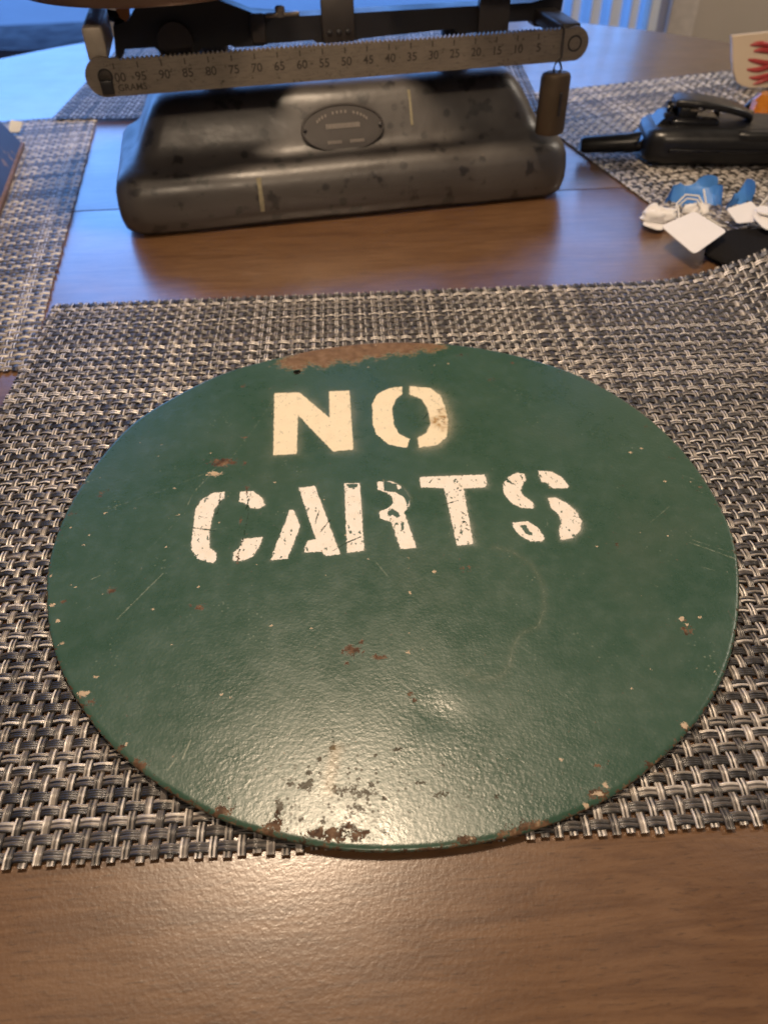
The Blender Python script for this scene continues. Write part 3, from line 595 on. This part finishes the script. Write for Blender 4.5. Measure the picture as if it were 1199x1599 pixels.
# graduated beam with toothed top edge
BV0, BV1, ZB, ZT = -.010, -.0065, .0998, .1192
bm_ = []
def arc(cx, cz, r, a0, a1, n=18): return [(cx + r*RC(rad(a0+(a1-a0)*i/n)), cz + r*RS(rad(a0+(a1-a0)*i/n))) for i in range(n+1)]
poly = arc(.0120, .1098, .0118, 62, 262) + arc(.3345, .1098, .0108, -78, 85)
x = .3250; p_ = (.3085-.0505)/85.
while x > .0225:
    poly += [(x, ZT-.0004), (x-p_*.5, ZT+.0013)]; x -= p_
poly = poly
beam = MB().prism(poly, BV0, BV1).build('beam', M_BEAM, scale)
def text_mesh(s, size):
    c = bpy.data.curves.new('digits', 'FONT'); c.body = s; c.size = size; c.align_x = 'CENTER'; c.offset = size*.012; o = bpy.data.objects.new('t', c); COL.objects.link(o)
    me = bpy.data.meshes.new_from_object(o.evaluated_get(bpy.context.evaluated_depsgraph_get())); bpy.data.objects.remove(o); return me
for k in range(20):
    val = 100 - 5*k; u = .3085 - (val-5)*p_
    tk = MB().box(u-.0004-.0008, u+.0004-.0008, BV0-.00015, BV0+.0001, .1142, .1178); tk.build('tick', M_INK, beam)
    o = link('numeral', text_mesh(str(val), .0074), M_INK, beam); o.location = (u, BV0-.00012, .1068); o.rotation_euler = (rad(90), 0, 0)
o = link('lettering', text_mesh('GRAMS', .0058), M_INK, beam); o.location = (.0285, BV0-.00012, .1012); o.rotation_euler = (rad(90), 0, 0)
# end holes and pins
MB().lathe([(.0049, BV0*-1-.0000), (.0049, .0102), (.0040, .0103), (.0040, .0086)], (.0128, 0, .1102), 20, 'y').build('pivot_hole', M_BLACK, beam, 40)
MB().lathe([(.0052, .0095), (.0052, .0103), (.0042, .0104), (.0042, .0088)], (.3350, 0, .1102), 20, 'y').build('pivot_hole', M_BLACK, beam, 40)
MB().box(.0088, .0165, -.0128, -.009, .1000, .1085, .0006).build('pivot_pin', M_BLACK, beam, 40)
# arms that carry the beam, and the black casting behind
MB().box(.0045, .0170, -.0062, .052, .1180, .1375, .0015).build('beam_arm', plain('bright_arm_metal', (.40, .34, .27), .5, metal=.2, scale=150), scale, 40)
MB().box(.3235, .3400, -.0062, .085, .1120, .1215, .0015).build('beam_arm', M_DARKM, scale, 40)
cast = [(.016, .1070), (.0195, .1075), (.0225, .1105), (.0235, .1130), (.0440, .1130), (.0465, .1100), (.0475, .1075), (.0710, .1070), (.0745, .1075), (.0765, .1105), (.0970, .1110), (.1000, .1095), (.1200, .1095), (.1240, .1105), (.1560, .1108),
        (.1590, .1090), (.1880, .1088), (.1910, .1095), (.1940, .1098), (.2620, .1120), (.2660, .1085), (.3010, .1085), (.3030, .1138), (.3215, .1138), (.3240, .1100), (.3340, .1085), (.3440, .1110), (.3450, .1300), (.3200, .1255), (.1500, .1262), (.1150, .1300), (.0850, .1420), (.0400, .1420), (.0300, .1300), (.0190, .1270)]
MB().prism(cast, .045, .062).build('frame_casting', M_BLACK, scale, 30)
MB().prism(arc(.0590, .1165, .0122, -160, 340, 24), .0405, .0452).build('round_boss', M_DARKM, scale, 30)
MB().box(.1125, .1225, .041, .0452, .1120, .1300, .001).build('bracket', M_DARKM, scale, 40)
br = MB().box(.1630, .1865, .040, .0452, .1090, .1400, .001).build('bracket', M_DARKM, scale, 40)
for k in range(3): MB().lathe([(.0022, 0), (.0020, .0012), (.0008, .0018)], (.1680+.0068*k, .0402, .1155), 12, 'y').build('rivet', M_BLACK, br, 40)
MB().prism([(.2790, .1085), (.3020, .1085), (.3020, .1290)] + arc(.2905, .1290, .0115, 0, 180, 14) + [(.2790, .1290)], .0395, .0452).build('bracket', M_DARKM, scale, 40)
for u in (.085, .272): MB().lathe([(.016, .082), (.0165, .087), (.012, .090), (.010, .112)], (u, .080, 0), 24).build('pedestal', M_BLACK, scale, 40)
MB().lathe([(.0035, 0), (.0035, .006), (.002, .007)], (.1345, .047, .1262), 12).build('screw', M_BEAM, scale, 40)
MB().box(.1235, .1480, .0445, .0500, .1264, .1290, .0008).build('top_strap', M_BEAM, scale, 40)
pan = MB().lathe([(.086, .150), (.0905, .151), (.0925, .154), (.0935, .170), (.0915, .1705), (.090, .156), (.0, .154)], (.052, .058, 0), 64).build('weighing_pan', M_PAN, scale, 40)
MB().lathe([(.086, .169), (.0905, .170), (.0925, .173), (.0935, .189), (.0915, .1895), (.090, .175), (.0, .173)], (.294, .058, 0), 64).build('weighing_pan', M_PAN, scale, 40)
MB().tube([(.294, .058, .169), (.294, .056, .120)], .006, 10).build('pan_post', M_BLACK, scale, 40)
MB().prism([(.0205, .150), (.0255, .1340), (.0290, .1310), (.0320, .1340), (.0345, .1440), (.0400, .150)], .036, .044).build('pan_hanger', M_AMB, scale, 40)
MB().tube([(.006, .058, .150), (.010, .058, .133), (.03, .058, .128)], .004, 8).build('pan_arm', M_BLACK, scale, 40)
# sliding poise hung from the beam on a wire
poise = tag(empty('hanging_weight', (0, 0, 0), 0), 'small tarnished brass cylinder weight hung on a wire from the beam', 'weight')
poise.location = Vector((SL[0], SL[1], 0)) + Matrix.Rotation(SA, 3, 'Z') @ Vector((.3235, -.0085, 0)); poise.rotation_euler = (0, 0, SA)
M_POISE = plain('tarnished_brass', (.085, .060, .038), .45, metal=.5, scale=70, var=.4)
MB().lathe([(.0085, .0518), (.0100, .0525), (.0104, .0545), (.0104, .0900), (.0096, .0923), (.0078, .0931), (.0030, .0934)], (0, -.004, 0), 36).build('cylinder', M_POISE, poise, 40).scale = (1.06, .8, 1)
MB().box(.0010, .0030, -.0128, -.0116, .066, .082, .0004).build('stamp', M_BLACK, poise)
wire = [(-.002, -.004, .0920), (-.003, -.0045, .096), (-.0022, -.0045, .0995), (.0015, -.005, .1025), (.0015, -.0040, .1190), (.0015, -.0005, .1222), (.0015, .0030, .1190), (.0015, .0030, .1000), (.0022, -.0025, .0985), (.0030, -.0040, .0955), (.001, -.004, .0925)]
MB().tube(wire, .00075, 8).build('wire_hook', M_DARKM, poise, 60)

# ------------------------------------------------------------------ two way radio, price tags and the small things
M_RAD = plain('black_rubbery_plastic', (.010, .010, .011), .34, scale=120, var=.25, bump=.08)
M_RADG = plain('glossy_black_plastic', (.008, .008, .010), .16, scale=80)
radio = tag(empty('two_way_radio', (.2290, .6985, .0022), rad(-5)), 'black handheld two way radio with stubby antenna lying on a placemat', 'radio')
bodyr = []
for k in range(9):
    x = [.0, .002, .007, .016, .03, .06, .10, .135, .145][k]; s = [.55, .78, .92, 1., 1., 1., 1., .97, .8][k]
    bodyr.append([(x, .003+y, .0155+z) for y, z in rrect(.029*s, .0145*s, .010*s, 5)])
rb = MB().loft(bodyr).build('body', M_RAD, radio, 50)
ant = MB().tube([(-.050, .006, .0085), (-.047, .006, .0085), (-.010, .006, .0105), (.004, .006, .0120)], [.0050, .0068, .0078, .0086], 16); ant.build('antenna', M_RAD, radio, 50)
MB().prism([(-.006, .012), (.0, .0115), (.020, .0335), (.020, .0365), (.013, .0345)], -.008, .018).build('shoulder', M_RADG, radio, 40)
MB().box(.019, .060, -.010, .022, .027, .0345, .003).build('battery_cover', M_RADG, radio, 40)
clip = MB().loft([[(x, .006+y, z+t) for y, t in rrect(w, .0028, .002, 3)] for x, z, w in ((.022, .044, .009), (.027, .0452, .012), (.045, .0445, .013), (.068, .0405, .013), (.082, .0365, .011), (.088, .033, .008))]).build('belt_clip', M_RAD, radio, 50)
MB().box(.026, .042, -.004, .016, .0335, .0425, .002).build('clip_hinge', M_RAD, radio, 40)
MB().box(.018, .150, -.0292, -.0262, .0140, .0170, .0008).build('seam_trim', M_RADG, radio, 40)
MB().loft([[(x, -.0215+y, .0255+z) for y, z in rrect(.0045*q, .0042*q, .003, 3)] for x, q in ((.072, .4), (.075, .9), (.082, 1), (.125, 1), (.132, .9), (.135, .4))]).build('grip_ridge', M_RAD, radio, 50)
for x in (.064, .092): MB().lathe([(.0030, .0300), (.0030, .0330), (.0012, .0336)], (x, .020, .0), 14).build('screw', M_BEAM, radio, 40)
MB().tube([(.030, .006, .0405), (.036, -.004, .0400), (.044, -.004, .0395), (.050, .006, .0390)], .0011, 8).build('clip_spring', M_BEAM, radio, 60)
MB().lathe([(.0052, 0), (.0055, .002), (.0055, .010), (.0045, .012)], (.018, .012, .0375), 14, 'x').build('knob', M_RADG, radio, 30)
MB().lathe([(.0035, 0), (.0035, .007), (.003, .008)], (.014, -.004, .0345), 14, 'x').build('knob', M_RADG, radio, 30)
# amber glass stopper and its dark strap
am = NT('amber_glass'); am.set(col=(1.0, .38, .05), rough=.06, trans=.65, ior=1.5)
amb = tag(empty('glass_stopper', at(1187, 194, .772)), 'round amber glass stopper behind the black radio', 'glass stopper')
MB().lathe([(.003, -.0145), (.010, -.0115), (.014, -.0055), (.0152, .001), (.0135, .008), (.008, .013), (.002, .0142)], (0, 0, .0135), 14).build('glass', am.m, amb, 20)
MB().tube([(-.026, -.002, .006), (-.016, .004, .013), (-.004, .012, .022), (.008, .016, .024), (.022, .014, .018)], [.003, .004, .004, .004, .003], 10, .5).build('strap', M_RADG, amb, 60)
# cream bowl with red brush strokes
cream_m = NT('cream_glaze'); cv_ = cream_m.coord(); cream_m.set(col=cream_m.mix(cream_m.noise(cv_, 30, 4), (.66, .52, .38), (.74, .62, .47)), rough=.3, coat=.4)
red_m = plain('red_glaze', (.42, .055, .055), .32, scale=60)
card_o = tag(empty('painted_card', at(1144, 58, .89)), 'cream card with red brush marks standing at the far side of the table', 'card')
hz = at(1144, 58, .89).z - .0030
outl = [(0, 0), (.002, -.006), (.0055, -.020), (.0095, -.032), (.0145, -.041), (.0215, -hz+.002), (.030, -hz), (.150, -hz-.0005), (.162, -.040), (.168, .004), (.100, .006), (.050, .0035)]
cb = MB(); n = len(outl)
lay = [[(x, -.0018 + .10*(x-.08)**2*0 + (z+hz)*.16, z) for x, z in outl]]
cx_, cz_ = .08, -.022
def sh(k, dy): return [(cx_+(x-cx_)*k, dy + (z+hz)*.16, cz_+(z-cz_)*k) for x, z in outl]
cb.loft([sh(.985, -.0030), sh(1., -.0018), sh(1., .0018), sh(.985, .0030)]).build('panel', cream_m.m, card_o, 40)
MB().box(.06, .10, .002, .040, -hz, -hz+.012, .002).build('stand', cream_m.m, card_o, 40)
rm = [(.021, .062, -.0085), (.026, .070, -.0150), (.022, .075, -.0225), (.023, .068, -.0300), (.027, .072, -.0360), (.033, .070, -.0420), (.086, .120, -.010), (.084, .116, -.020), (.088, .124, -.030)]
for i_, (x0, x1, z) in enumerate(rm):
    pts = [(x0+(x1-x0)*q/8, -.0026 + (z+hz)*.16, z + .0016*math.sin(q*.8+i_) + .0006*q*(1 if i_ % 2 else -.3)) for q in range(9)]
    MB().tube(pts, [.0010, .0022, .0027, .0028, .0026, .0027, .0025, .0020, .0009], 10, 1.).build('brush_mark', red_m, card_o, 60)
# navy box, only its corner in view
box_m = NT('navy_box_board'); v_ = box_m.coord(); c_ = box_m.mix(box_m.noise(v_, 30, 4), (.018, .022, .060), (.030, .036, .085))
c_ = box_m.mix(box_m.step(box_m.noise(v_, 55, 5, .65), .58, .66), c_, (.20, .12, .075)); box_m.set(col=c_, rough=.55)
e0, e1 = Vector((*tbl(38, 232), 0)), Vector((*tbl(2, 334), 0)); ed = (e0 - e1).normalized(); pl = Vector((-ed.y, ed.x, 0))
bx = tag(empty('box', e0, math.atan2(ed.y, ed.x)), 'worn navy box with a sloping brown edged side, on a placemat', 'box')


m_ = MB(); Lb = .26; sec = [(.0, .004), (.050, .086), (.20, .086), (.20, .004)]
m_.add([(x, y, z) for x in (-Lb, 0) for y, z in sec], [(0, 1, 2, 3), (7, 6, 5, 4), (0, 4, 5, 1), (1, 5, 6, 2), (2, 6, 7, 3), (3, 7, 4, 0)]); m_.build('carton', box_m.m, bx)
MB().box(-Lb-.002, .0025, -.0015, .19, .0, .0055, .001).build('bottom_edge', plain('worn_brown_board', (.20, .115, .07), .7, scale=120, var=.5), bx, 40)
scrap = MB(); s0 = at(24, 200, .80)
scrap.add([(-.006, -.005, 0), (.006, -.006, .001), (.007, .005, .006), (-.004, .006, .008), (-.006, -.005, .0008), (.006, -.006, .0018), (.007, .005, .0068), (-.004, .006, .0088)], [(0, 3, 2, 1), (4, 5, 6, 7), (0, 1, 5, 4), (1, 2, 6, 5), (2, 3, 7, 6), (3, 0, 4, 7)])
so_ = scrap.build('paper_scrap', plain('white_paper', (.75, .74, .72), .8, var=.05)); so_.location = (s0.x, .80, .0035)
tag(so_, 'small white paper scrap sticking out behind the navy box', 'paper')
# price tags, string and blue ribbon
pq = [(1104, 374), (1140, 362), (1199, 360), (1270, 368), (1270, 425), (1165, 424), (1128, 414), (1098, 400)]
pc = Vector((*tbl(1140, 390, .002), 0)); pm = MB()
pr = [[(pc.x + (x-pc.x)*k - 0, pc.y + (y-pc.y)*k, z) for x, y in [tbl(a, b, .003) for a, b in pq]] for k, z in ((.95, .0030), (1., .0036), (1., .0046), (.96, .0054), (.80, .0058), (.3, .0056))]
po = pm.loft(pr).build('pouch', plain('black_cloth', (.012, .011, .011), .95, scale=900, var=.4, bump=.4, spec=.08), None, 50)
tag(po, 'flat black cloth pouch under the bundle of white price tags', 'pouch')
M_TAG = plain('white_card', (.80, .78, .78), .65, var=.03, scale=90)
M_STR = plain('white_string', (.76, .73, .68), .8, var=.1, scale=400)
M_RIB = plain('blue_ribbon', (.075, .26, .68), .5, var=.18, scale=60)
M_PEN = plain('pencil_mark', (.22, .20, .22), .8)
def card(name, corners, r, label, cat, group=None, thick=.0006):
    """A card lying through four corner points, its corners rounded."""
    c = [Vector(p) for p in corners]; out = []
    for i in range(4):
        p, a, b = c[i], (c[i-1]-c[i]).normalized(), (c[(i+1) % 4]-c[i]).normalized()
        for k in range(6):
            q = k/5; out.append((p + a*r*(1-q)**2 + b*r*q*q))
    nrm = (c[1]-c[0]).cross(c[3]-c[0]).normalized(); nrm = nrm if nrm.z > 0 else -nrm; n = len(out); cen = sum(out, Vector())/n
    m = MB(); m.add([p - cen for p in out] + [p - cen + nrm*thick for p in out], [tuple(range(n)), tuple(reversed(range(n, 2*n)))] + [(i, (i+1) % n, (i+1) % n + n, i+n) for i in range(n)])
    root = empty(name, cen); m.build('card', M_TAG, root, 30); tag(root, label, cat, group); return root, c, nrm, cen
def strokes(root, c, nrm, cen, lines, off=.0009):
    ex, ey = c[1]-c[0], c[3]-c[0]
    m = MB()
    for ln in lines: m.tube([c[0] + ex*a + ey*b + nrm*off - cen for a, b in ln], .00045, 5)
    m.build('handwriting', M_PEN, root)
tg = card('price_tag', [at(1031, 354, .527), at(1083, 331, .557), at(1134, 362, .526), at(1083, 398, .492)], .0045, 'large white price tag with rounded corners hanging over the wood', 'price tag', 'price tags tied with string')
strokes(*tg, [[(.60+.07*RC(a)*1.0, .66+.06*RS(a)) for a in np.linspace(0, 6, 14)], [(.74, .56), (.66, .60), (.72, .66), (.62, .72)], [(.78, .46), (.70, .50), (.62, .52)]])
tg2 = card('price_tag', [at(1000, 351, .556), at(1022, 336, .579), at(1046, 342, .574), at(1032, 362, .550)], .005, 'white price tag poking out from behind the large tag', 'price tag', 'price tags tied with string')
tg3 = card('price_tag', [at(1133, 327, .560), at(1172, 315, .580), at(1196, 345, .548), at(1150, 350, .543)], .003, 'white price tag with faint handwriting lying on the blue ribbon', 'price tag', 'price tags tied with string')
strokes(*tg3, [[(.3+.05*k, .4+.05*(k % 2)) for k in range(8)], [(.25+.05*k, .65+.06*((k+1) % 2)) for k in range(7)]])
tg4 = card('price_tag', [at(1172, 338, .548), at(1199, 322, .563), at(1240, 345, .543), at(1196, 362, .530)], .006, 'cream round cornered tag under a loop of string at the ribbon end', 'price tag', 'price tags tied with string')
MB().lathe([(.0052, 0), (.0075, .0006), (.0070, .0016), (.0052, .0014)], tuple(Vector(at(1193, 335, .553)) - tg4[3] + Vector((0, 0, .002))), 20).build('eyelet', M_TAG, tg4[0], 40)
def ribbon(name, pts, w, label):
    """A strip through (photo x, y, distance) points, folded in depth."""
    P = [at(*p) for p in pts]; fine = []
    for i in range(len(P)-1):
        for q in range(6):
            t = q/6; t2 = t*t*(3-2*t); fine.append(P[i].lerp(P[i+1], t2*.5 + t*.5))
    fine.append(P[-1]); m = MB(); rows = []
    for i, p in enumerate(fine):
        s = i/(len(fine)-1); ww = w*(.85+.25*math.sin(s*9)); a = rad(58 + 25*math.sin(s*7+1))
        d = Vector((.12*math.sin(s*5), RC(a), RS(a)))*ww; c = Vector((0, -.002*math.sin(s*11), 0))
        rows.append([p - d*.5, p - d*.18 + c, p + d*.18 - c, p + d*.5])
    th = Vector((0, .0004, .0003)); k = 4
    top = [q for r in rows for q in r]; n = len(top); fs = []
    for i in range(len(rows)-1):
        for j in range(3): a = i*4+j; fs += [(a, a+1, a+5, a+4), (n+a, n+a+4, n+a+5, n+a+1)]
    m.add(top + [q + th for q in top], fs); o = m.build(name, M_RIB, None, 50); return tag(o, label, 'ribbon')
ribbon('ribbon', [(1034, 338, .600), (1042, 322, .605), (1066, 316, .598), (1096, 306, .606), (1112, 312, .60), (1126, 322, .595), (1122, 342, .580)], .027, 'crumpled blue ribbon behind the large white price tag')
ribbon('ribbon', [(1130, 340, .585), (1140, 326, .592), (1152, 312, .600), (1164, 302, .606), (1176, 306, .60)], .020, 'short blue ribbon end standing up beside the handwritten tag')
ribbon('ribbon', [(1036, 330, .612), (1060, 306, .622), (1090, 298, .624), (1118, 300, .618)], .022, 'upper fold of blue ribbon behind the string loop')
ribbon('ribbon', [(1108, 330, .600), (1126, 340, .590), (1144, 346, .580), (1160, 342, .578)], .016, 'low blue ribbon fold between the large tag and the handwritten tag')
def crumple(name, centre, sx, sy, sz, seed, label, cat, mat):
    m = MB(); rings = []
    for i in range(15):
        ph = math.pi*(i+.5)/15; ring = []
        for k in range(32):
            a = 2*math.pi*k/32; q = 1 + .45*mnoise.noise((RC(a)*1.6+seed, RS(a)*1.6, ph*1.7)) + .18*math.sin(3*a+seed)
            ring.append((sx*q*math.sin(ph)*RC(a), sy*q*math.sin(ph)*RS(a), sz*(1+RC(ph))*(.6+.5*q)*.5))
        rings.append(ring)
    o = m.loft(rings).build(name, mat, None, 85); o.location = centre; return tag(o, label, cat)
crumple('tissue_flower', tuple(at(1022, 352, .568)), .013, .008, .012, 2.3, 'crumpled white tissue lobes at the tip of the tag bundle', 'tissue', M_TAG)
crumple('tissue_flower', tuple(at(1086, 346, .585)), .010, .006, .012, 5.1, 'crumpled white tissue knot above the large price tag', 'tissue', M_TAG)
crumple('tissue_flower', tuple(at(1160, 358, .575)), .018, .006, .007, 8.4, 'grey white crumpled scrap under the handwritten tag', 'tissue', plain('grey_tissue', (.34, .33, .34), .8))
ls = [(1052, 350, .57), (1056, 318, .59), (1070, 304, .595), (1090, 306, .592), (1098, 322, .585), (1092, 342, .572)]
o = MB().tube([at(*p) for p in ls], .0008, 6).build('string', M_STR); tag(o, 'white string arch rising over the blue ribbon', 'string')
ls = [(1098, 296, .61), (1102, 318, .598), (1100, 340, .585), (1112, 356, .568), (1140, 362, .562), (1170, 364, .56)]
o = MB().tube([at(*p) for p in ls], .0007, 6).build('string', M_STR); tag(o, 'white string falling across the blue ribbon and round the tags', 'string')
ls = [(1060, 345, .572), (1058, 322, .585), (1072, 310, .588), (1088, 312, .585), (1094, 326, .578), (1090, 338, .570), (1104, 340, .566), (1122, 352, .560), (1150, 356, .556), (1176, 352, .556), (1199, 358, .552)]
o = MB().tube([at(*p) for p in ls], .0007, 6).build('string', M_STR); tag(o, 'thin white string looped through the large price tag', 'string')
ls = [(1182, 340, .566), (1186, 322, .575), (1199, 306, .58), (1215, 310, .58), (1205, 330, .57), (1190, 345, .562)]
o = MB().tube([at(*p) for p in ls], .0008, 6).build('string', M_STR); tag(o, 'white string loop standing over the cream tag', 'string')
